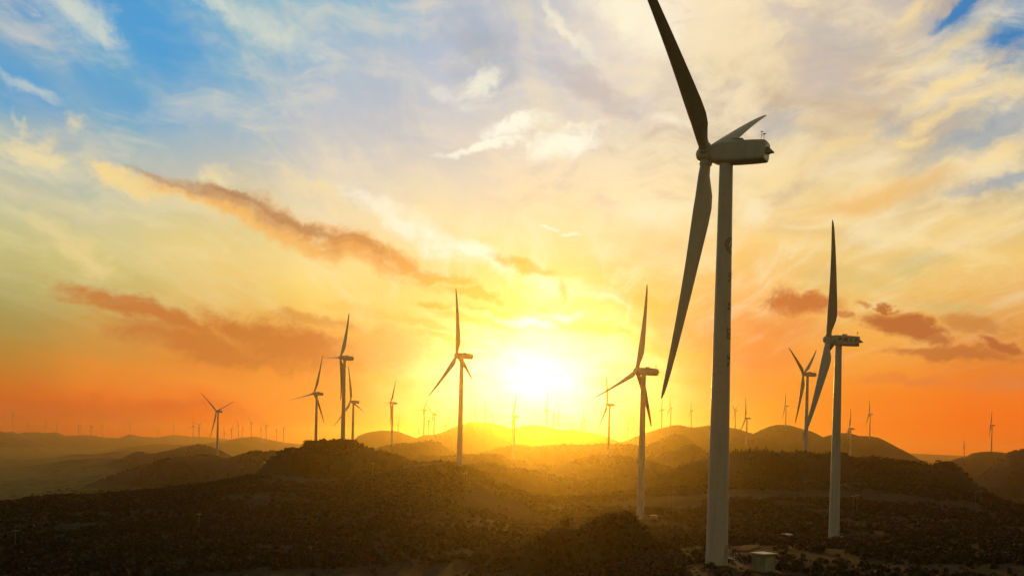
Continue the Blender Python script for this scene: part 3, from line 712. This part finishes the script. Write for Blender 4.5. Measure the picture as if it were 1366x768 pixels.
quads = np.stack([ii*na+jj, (ii+1)*na+jj, (ii+1)*na+j2, ii*na+j2], -1).reshape(-1, 4)
tri = np.stack([np.full(na, nr*na), np.arange(na), (np.arange(na)+1) % na], -1)
def fast_mesh(name, V, quads, tris=None):
    me = bpy.data.meshes.new(name); nt = 0 if tris is None else len(tris)
    me.vertices.add(len(V)); me.vertices.foreach_set('co', np.asarray(V, np.float32).ravel())
    loops = quads.ravel() if tris is None else np.concatenate([quads.ravel(), tris.ravel()])
    me.loops.add(len(loops)); me.loops.foreach_set('vertex_index', loops.astype(np.int32))
    st = np.arange(len(quads))*4
    if nt: st = np.concatenate([st, len(quads)*4+np.arange(nt)*3])
    me.polygons.add(len(st)); me.polygons.foreach_set('loop_start', st.astype(np.int32))
    me.update(calc_edges=True); me.validate()
    return me
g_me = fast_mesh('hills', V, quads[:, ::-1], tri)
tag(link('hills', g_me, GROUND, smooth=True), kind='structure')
print('ground z', V[:,2].min(), V[:,2].max())

# ------------------------------------------------------------------ scrub (uncountable) on the near slopes
def scrub(name, n, r0, r1, k, size, seed, m, a0=-.58, a1=.58):
    rg = np.random.default_rng(seed)
    a = rg.uniform(a0, a1, n*3); r = np.exp(rg.uniform(math.log(r0), math.log(r1), n*3))
    x, y = r*np.sin(a), r*np.cos(a)
    dens = fbm(x/60, y/60, 91, 4)+.45*fbm(x/14, y/14, 95, 3)
    keep = dens > rg.uniform(-.34, .38, n*3)
    if r0 > 900: keep &= height(x, y) > -58
    for p in feet: keep &= np.hypot(x-p.x, y-p.y) > 5.5
    for c, rad in CLEAR: keep &= np.hypot(x-c[0], y-c[1]) > rad
    x, y, r, dens = x[keep][:n], y[keep][:n], r[keep][:n], dens[keep][:n]; N = len(x)
    z = ground(x, y)
    s = size*np.exp(rg.normal(0, .5, N))*(1+.9*np.clip(dens, 0, .6))
    s *= np.clip(.75+r/1400, .75, 1.25)
    s = np.minimum(s, 1.9*size)
    dirs = rg.normal(size=(N, k, 3)); dirs /= np.linalg.norm(dirs, axis=-1, keepdims=True)
    rad = rg.uniform(.45, 1.0, (N, k, 1))
    c = dirs*rad*s[:, None, None]*[1.05, 1.05, .75]
    c[..., 2] += (.42*s)[:, None]
    t1 = rg.normal(size=(N, k, 3)); t1 -= .8*dirs*(t1*dirs).sum(-1, keepdims=True); t1 /= np.linalg.norm(t1, axis=-1, keepdims=True)
    t2 = np.cross(t1, dirs); t2 /= np.linalg.norm(t2, axis=-1, keepdims=True)+1e-9
    q = (s[:, None, None]*rg.uniform(.22, .5, (N, k, 1)))*(1.5/np.sqrt(k/14))**.9
    P = np.stack([c-t1*q, c-t2*q*.7, c+t1*q, c+t2*q*.7], 2)
    P += np.stack([x, y, z], -1)[:, None, None, :]
    V = P.reshape(-1, 3); Q = np.arange(len(V)).reshape(-1, 4)
    return V, Q
CLEAR = []
hutp = hit(1018, 763) or at(1018, 763, 152)
cabp = hit(872, 693, 300); slabp = hit(1050, 717)
print('hut', hutp, 'cab', cabp, 'slab', slabp)
for p, rr in ((hutp, 5), (cabp, 6), (slabp, 5)):
    if p: CLEAR.append(((p.x, p.y), rr))
track = [hit(*q, 300) for q in ((770,705),(800,698),(835,693),(862,696),(890,700),(915,703),(935,707))]
track2 = [hit(*q) for q in ((985,735),(1000,729),(1020,722),(1042,718),(1075,716),(1105,718))]
for p in track+track2:
    if p: CLEAR.append(((p.x, p.y), 4))
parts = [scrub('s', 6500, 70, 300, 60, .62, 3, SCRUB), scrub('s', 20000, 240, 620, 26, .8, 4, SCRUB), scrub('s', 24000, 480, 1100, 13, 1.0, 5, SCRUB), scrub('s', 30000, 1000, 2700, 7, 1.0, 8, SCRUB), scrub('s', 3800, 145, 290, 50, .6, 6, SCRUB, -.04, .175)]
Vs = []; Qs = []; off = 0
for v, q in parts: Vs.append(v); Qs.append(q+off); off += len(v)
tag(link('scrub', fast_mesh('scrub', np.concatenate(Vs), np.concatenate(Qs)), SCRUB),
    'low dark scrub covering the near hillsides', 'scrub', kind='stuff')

# ------------------------------------------------------------------ trees on the crests
def tree_meshes(seed, conifer, hgt):
    rg = np.random.default_rng(seed); b = MB()
    b.tube((0,0,-.6), (.12,.05,hgt*.55), .16*hgt/6, .06*hgt/6, 7)
    if not conifer:
        for k in range(5):
            a = rg.uniform(0, 6.28); b.tube((.06,.02,hgt*.3+.05*k), (math.cos(a)*hgt*.2, math.sin(a)*hgt*.2, hgt*(.5+.06*k)), .07*hgt/6, .025, 5)
    else:
        b.tube((.12,.05,hgt*.55), (.12,.05,hgt*.97), .06*hgt/6, .015, 6)
    tr = b.mesh('trunk'); tr.materials.append(BARK)
    V = []
    K = 420
    cl = [(rg.normal(0, .19)*hgt, rg.normal(0, .19)*hgt, hgt*rg.uniform(.4, .85), hgt*rg.uniform(.10, .2)) for _ in range(11)]
    for i in range(K):
        if conifer:
            f = rg.uniform(0, 1)**1.35; lay = (math.floor(f*9)+rg.uniform(0, .55))/9
            rad = hgt*.23*(1-lay)**.9*rg.uniform(.35, 1.05)+.04; a = rg.uniform(0, 6.28)
            c = np.array([rad*math.cos(a), rad*math.sin(a), hgt*(.12+.9*lay)-.2*rad]); q = hgt*.042*rg.uniform(.6, 1.4)
        else:
            k = cl[rg.integers(len(cl))]; d_ = rg.normal(size=3); d_ /= np.linalg.norm(d_)
            c = np.array(k[:3])+d_*k[3]*rg.uniform(.4, 1.15)*np.array([1.15,1.15,.8]); q = hgt*.036*rg.uniform(.6, 1.5)
        t1 = rg.normal(size=3); t1 /= np.linalg.norm(t1); t2 = np.cross(t1, rg.normal(size=3)); t2 /= np.linalg.norm(t2)
        V += [c-t1*q, c-t2*q*.7, c+t1*q, c+t2*q*.7]
    V = np.array(V); cr = fast_mesh('crown', V, np.arange(len(V)).reshape(-1, 4)); cr.materials.append(LEAF)
    return tr, cr
CON = [tree_meshes(100+i, True, 6.0) for i in range(4)]
BRO = [tree_meshes(200+i, False, 5.0) for i in range(4)]
def tree(name, pxy, dpx, kind, label, group, hpx=None, d0=60):
    """stand a tree on the crest seen at pxy"""
    best = None
    p = hit(pxy[0], pxy[1], d0)
    if p is None:   # bearing clears the ground: walk down to the crest
        for k in range(1, 40):
            p = hit(pxy[0], pxy[1]+k*.7, d0)
            if p is not None: break
    if p is None: return
    tr, cr = random.choice(CON if kind else BRO)
    h0 = 6.0 if kind else 5.0
    s = hpx/F*p.y/h0
    t = empty(name, (p.x, p.y, p.z-.15), random.uniform(0, 6.28)); t.scale = (s*random.uniform(.9,1.2), s*random.uniform(.9,1.2), s)
    tag(t, label, 'tree', group)
    link('trunk', tr, None, t); link('crown', cr, None, t)
rnd = random.Random(5)
def ybase(pts, x): return float(np.interp(x, [p[0] for p in pts], [p[1] for p in pts]))
KN = RIDGES[21][3]; RR = RIDGES[22][3]
for i in range(64):
    x = 406.5+(i % 32)*2.1+rnd.uniform(-.9,.9); con = i % 4 == 0
    tree('conifer_tree' if con else 'bushy_tree', (x, 597.5-(i//32)*1.5+rnd.uniform(-1,1)), 0, con, 'small dark conifer poking from the thicket on the turbine knoll' if con else 'dark bushy tree in the dense thicket crowning the turbine knoll',
         'conifers in the knoll thicket' if con else 'thicket trees on the turbine knoll', rnd.uniform(9, 12.5) if con else rnd.uniform(8, 11), 300)
for i in range(26):
    x = 968+i*2.25+rnd.uniform(-.8,.8)
    tree('conifer_tree', (x, ybase(RR, x)+rnd.uniform(0,2.5)), 0, True, 'dark conifer in the stand on the wooded ridge right of the nearest tower', 'conifers on the wooded ridge behind the nearest tower', rnd.uniform(5, 10), 400)
for i in range(18):
    x = 1078+i*2.2+rnd.uniform(-1,1)
    tree('conifer_tree', (x, ybase(RR, x)+rnd.uniform(.5,3)), 0, True, 'dark conifer on the ridge between the two blades of the large dark turbine', 'conifers on the ridge by the large dark turbine', rnd.uniform(4.5, 9), 400)
for i in range(34):
    x = 1140+i*4.1+rnd.uniform(-1.5,1.5)
    tree('bushy_tree', (x, ybase(RR, x)+rnd.uniform(.5,2.5)), 0, False, 'dark rounded tree on the ridge line at right below the orange sky', 'rounded trees on the right ridge line', rnd.uniform(4, 7.5), 400)
for i, (x, y, h_) in enumerate([(872,645,10),(877,645,12),(882,644,9),(906,627,8),(910,626,10),(915,625,6)]):
    tree('conifer_tree', (x, y), 0, True, 'small conifer in the clump left of the nearest tower, %s one' % ['leftmost','tallest left','inner left','upper slope','tall upper slope','rightmost'][i], 'conifers left of the nearest tower', h_, 400)
for i in range(40):
    x = -4+i*6.2+rnd.uniform(-2,2)
    y = ybase([(-10,675),(0,671),(40,663),(74,655),(101,656),(144,660),(176,655),(227,646),(250,646)], x)
    tree('bushy_tree', (x, y+rnd.uniform(.5,4)), 0, False, 'dark shrubby tree along the crest of the lower left foreground slope', 'shrubby trees on the left foreground crest', rnd.uniform(4, 9), 150)
for i, (x, y, h_) in enumerate([(752,704,13),(757,702,15),(763,705,11),(741,709,9),(728,716,8),(786,698,10),(833,690,9),(841,690,8),(800,695,7),(776,706,8),(700,735,7),(684,738,6)]):
    tree('bushy_tree', (x, y), 0, i % 3 == 1, ['dark bush at the left shoulder of the near reddish knoll','dark pointed shrub standing tallest on the left shoulder of the near knoll','dark bush right of the pointed shrub on the near knoll','low bush down the left slope of the near knoll','small bush lower on the left slope of the near knoll','dark bush on the middle rise of the near knoll','dark bush on top of the near knoll by the pale tower','bush at the foot of the pale tower on the near knoll','small bush between the near knoll rises','small bush in the dip of the near knoll','lowest bush but one on the left slope of the near knoll','lowest bush on the left slope of the near knoll'][i], 'bushes on the near knoll', h_, 120)
for i in range(46):
    x, y = rnd.uniform(1160, 1350), rnd.uniform(640, 762)
    tree('bushy_tree', (x, y), 0, i % 4 == 0, 'dark scattered bush on the shadowed slope at lower right', 'bushes on the lower right slope', rnd.uniform(6, 15), 100)
for i in range(40):
    x, y = rnd.uniform(10, 640), rnd.uniform(668, 765)
    tree('bushy_tree', (x, y), 0, i % 5 == 0, 'dark scattered bush on the shadowed foreground slope at left', 'bushes on the left foreground slope', rnd.uniform(5, 12), 100)

# ------------------------------------------------------------------ small built things
def cabinet(p, w, d, h, rz, label, cat='cabinet', name='equipment_hut'):
    t = empty(name, (p.x, p.y, p.z), rz); tag(t, label, cat)
    b = MB(); b.box((0,0,0), (w+.5, d+.5, .5)); b.build('plinth', CONC, t)
    b = MB(); b.box((0,0,.25+h/2), (w, d, h), .04); b.build('body', WALLM, t)
    b = MB(); b.box((0,0,.25+h+.11), (w+.45, d+.45, .2), .04); b.build('roof', ROOFM, t)
    b = MB(); b.box((w/2+.03, 0, .25+h*.46), (.06, d*.8, h*.84), .015); dr = b.build('door', WALLL, t)
    b = MB(); b.box((w/2+.08, d*.28, .25+h*.45), (.05,.06,.3)); b.build('handle', DARK, dr)
    b = MB()
    for k in range(6): b.box((0, -d/2-.02, .5+h*.45+k*.12), (w*.4, .05, .07))
    b.build('louvre', SEAM, t)
    return t
yaw_v = math.atan2(-hutp.y, -hutp.x)
cabinet(hutp, 2.5, 2.6, 2.6, yaw_v+R(47), 'pale metal box hut with flat overhanging roof at the foot of the nearest turbine', 'hut')
if cabp: cabinet(cabp, 3.2, 2.2, 1.7, yaw_v+R(60), 'small pale cabinet beside the foot of the pale tower at the track', name='equipment_cabinet')
if slabp: cabinet(slabp, 2.6, 2.2, .9, yaw_v+R(40), 'low cabinet with bright white roof by the track right of the box hut', name='equipment_cabinet')

hutp2 = hit(353, 618, 300)
if hutp2: cabinet(hutp2, 3.0, 2.4, 2.2, yaw_v+R(50), 'tiny pale hut at the left foot of the turbine knoll', 'hut')

def pole(px, ytop, ybot, label, d0=150):
    p = hit(px, ybot, d0)
    if p is None: return
    h_ = (ybot-ytop)/F*p.y
    t = empty('utility_pole', (p.x, p.y, p.z), rnd.uniform(-.3,.3)); tag(t, label, 'utility pole', 'utility poles on the slopes')
    b = MB(); b.tube((0,0,-.8), (0,0,h_), .15, .10, 8); b.build('mast', POLEM, t, True)
    b = MB(); b.box((0,.2,h_-.5), (2.0,.12,.14)); b.build('crossarm', SEAM, t)
    for xx in (-.85, 0, .85):
        b = MB(); b.tube((xx,.2,h_-.43), (xx,.2,h_-.1), .06, .05, 6); b.build('insulator', CONC, t)
pole(497, 617, 646, 'thin pale utility pole on the slope below the bushy knoll')
pole(619, 630, 643, 'left one of a pair of thin poles below the glowing turbine')
pole(622.5, 629, 643, 'right one of a pair of thin poles below the glowing turbine')
pole(265, 684, 707, 'thin utility pole on the dark slope at lower left')
pole(20, 706, 730, 'thin utility pole at the far left of the dark slope')
pole(892, 656, 681, 'left one of a pair of thin poles in the hollow left of the nearest tower')
pole(898, 655, 682, 'right one of a pair of thin poles in the hollow left of the nearest tower')
pole(1301, 655, 673, 'left one of a pair of poles on the right ridge slope')
pole(1308, 654, 674, 'right one of a pair of poles on the right ridge slope')
pole(1138, 660, 684, 'left one of two dim poles on the dark slope right of the large dark tower')
pole(1143, 659, 685, 'right one of two dim poles on the dark slope right of the large dark tower')

def ribbon(name, pts, w):
    pts = [p for p in pts if p is not None]; P = []
    for a, c in zip(pts, pts[1:]):
        n = max(2, int((c-a).length/3))
        P += [a.lerp(c, i/n) for i in range(n)]
    P.append(pts[-1]); rows = []
    for i, p in enumerate(P):
        dr = (P[min(i+1, len(P)-1)]-P[max(i-1, 0)]); dr.z = 0; dr.normalize(); nn = Vector((-dr.y, dr.x, 0))
        ww = w*(1+.25*math.sin(i*.7))
        rows.append([p+nn*ww*k for k in (-.5,-.25,0,.25,.5)])
    V = []
    for r_ in rows:
        for q in r_: V.append((q.x, q.y, gz(q.x, q.y)+.25))
    Fc = [(i*5+j, i*5+j+1, i*5+j+6, i*5+j+5) for i in range(len(rows)-1) for j in range(4)]
    return tag(link(name, mesh(name, V, Fc), DIRT, smooth=True), kind='structure')
ribbon('dirt_path', track, 4.0)
ribbon('dirt_path', track2, 3.5)
for pts in (((372,609),(388,604.5),(404,603.5),(425,604),(450,605),(480,606),(505,608)), ((352,640),(372,646),(398,650),(425,648),(455,652)),
            ((430,752),(460,735),(480,722),(512,712),(545,700)), ((655,700),(690,712),(715,716)), ((1150,722),(1185,716),(1215,722),(1260,716)), ((270,700),(240,690),(205,684),(175,678))):
    ribbon('dirt_path', [hit(*q_, 240) for q_ in pts], 3.2)
# crane pad of bare rubble round the nearest tower
p = feet[0]; V = []; Fc = []
for i in range(15):
    for j in range(48):
        a = 2*math.pi*j/48; rr = (i/14)*(13+3.5*math.sin(3*a+1)+2*math.sin(7*a))
        x, y = p.x+2+rr*1.3*math.cos(a), p.y-3+rr*math.sin(a); V.append((x, y, gz(x, y)+.16-.3*(i == 14)))
for i in range(14):
    for j in range(48): Fc.append((i*48+j, (i+1)*48+j, (i+1)*48+(j+1) % 48, i*48+(j+1) % 48))
tag(link('dirt_ground', mesh('dirt_ground', V, Fc), DIRT, smooth=True), kind='structure')
rub = MB(); rg = random.Random(9)
for i in range(260):
    a = rg.uniform(0, 6.28); rr = rg.uniform(3.2, 17); x, y = p.x+rr*1.2*math.cos(a), p.y-2+rr*math.sin(a); s = rg.uniform(.08, .42)
    z = gz(x, y)+.15; pts = []
    for k in range(2):
        pts.append([(x+s*(1-.35*k)*math.cos(t_*1.047+rg.uniform(-.2,.2))*rg.uniform(.7,1.2), y+s*(1-.35*k)*math.sin(t_*1.047)*rg.uniform(.7,1.2), z+s*(.75*k-.2)) for t_ in range(6)])
    rub.loft(pts)
tag(rub.build('rubble', simple('rubble_stone', (.075, .05, .033), .9, .3)), 'broken stones strewn round the foot of the nearest turbine', 'rubble', kind='stuff')

# ------------------------------------------------------------------ the golden air
HZ_DENS = 1.0e-4
b = MB(); zt = 140.0; zb = float(V0) if False else float(g_me.vertices and min(v.co.z for v in g_me.vertices))-1.0
zmax = max(v.co.z for v in g_me.vertices)
zt = max(zt, zmax+12)
b.box((0, 0, (zb+zt)/2), (19000, 19000, zt-zb))
mh, g, bs = mat('haze_air'); mh.node_tree.nodes.remove(bs)
pv = g.new('ShaderNodeVolumePrincipled')
pv.inputs['Color'].default_value = (1.0, .82, .34, 1); pv.inputs['Density'].default_value = HZ_DENS; pv.inputs['Anisotropy'].default_value = .92
mh.node_tree.links.new(pv.outputs[0], mh.node_tree.nodes['Material Output'].inputs['Volume'])
tag(b.build('haze', mh), 'golden haze filling the valleys under the sun', 'haze', kind='stuff')

# ------------------------------------------------------------------ camera, render
cam = bpy.data.objects.new('camera', bpy.data.cameras.new('camera')); COL.objects.link(cam); C.camera = cam
cd = cam.data; cd.sensor_fit = 'HORIZONTAL'; cd.sensor_width = 36; cd.lens = 36*F/1366
cd.shift_y = (HY-384)/1366; cd.clip_start = .5; cd.clip_end = 40000
cam.matrix_world = Matrix.Rotation(R(90), 4, 'X') @ Matrix.Rotation(ROLL, 4, 'Z')
C.render.engine = 'CYCLES'
cy = C.cycles
cy.use_denoising = True; cy.max_bounces = 4; cy.diffuse_bounces = 2; cy.glossy_bounces = 2; cy.volume_bounces = 1; cy.transparent_max_bounces = 8
cy.use_adaptive_sampling = True; cy.adaptive_threshold = .02; cy.sample_clamp_indirect = 4
vs = C.view_settings; vs.view_transform = 'Standard'; vs.look = 'None'; vs.exposure = 0; vs.gamma = 1; vs.use_curve_mapping = False
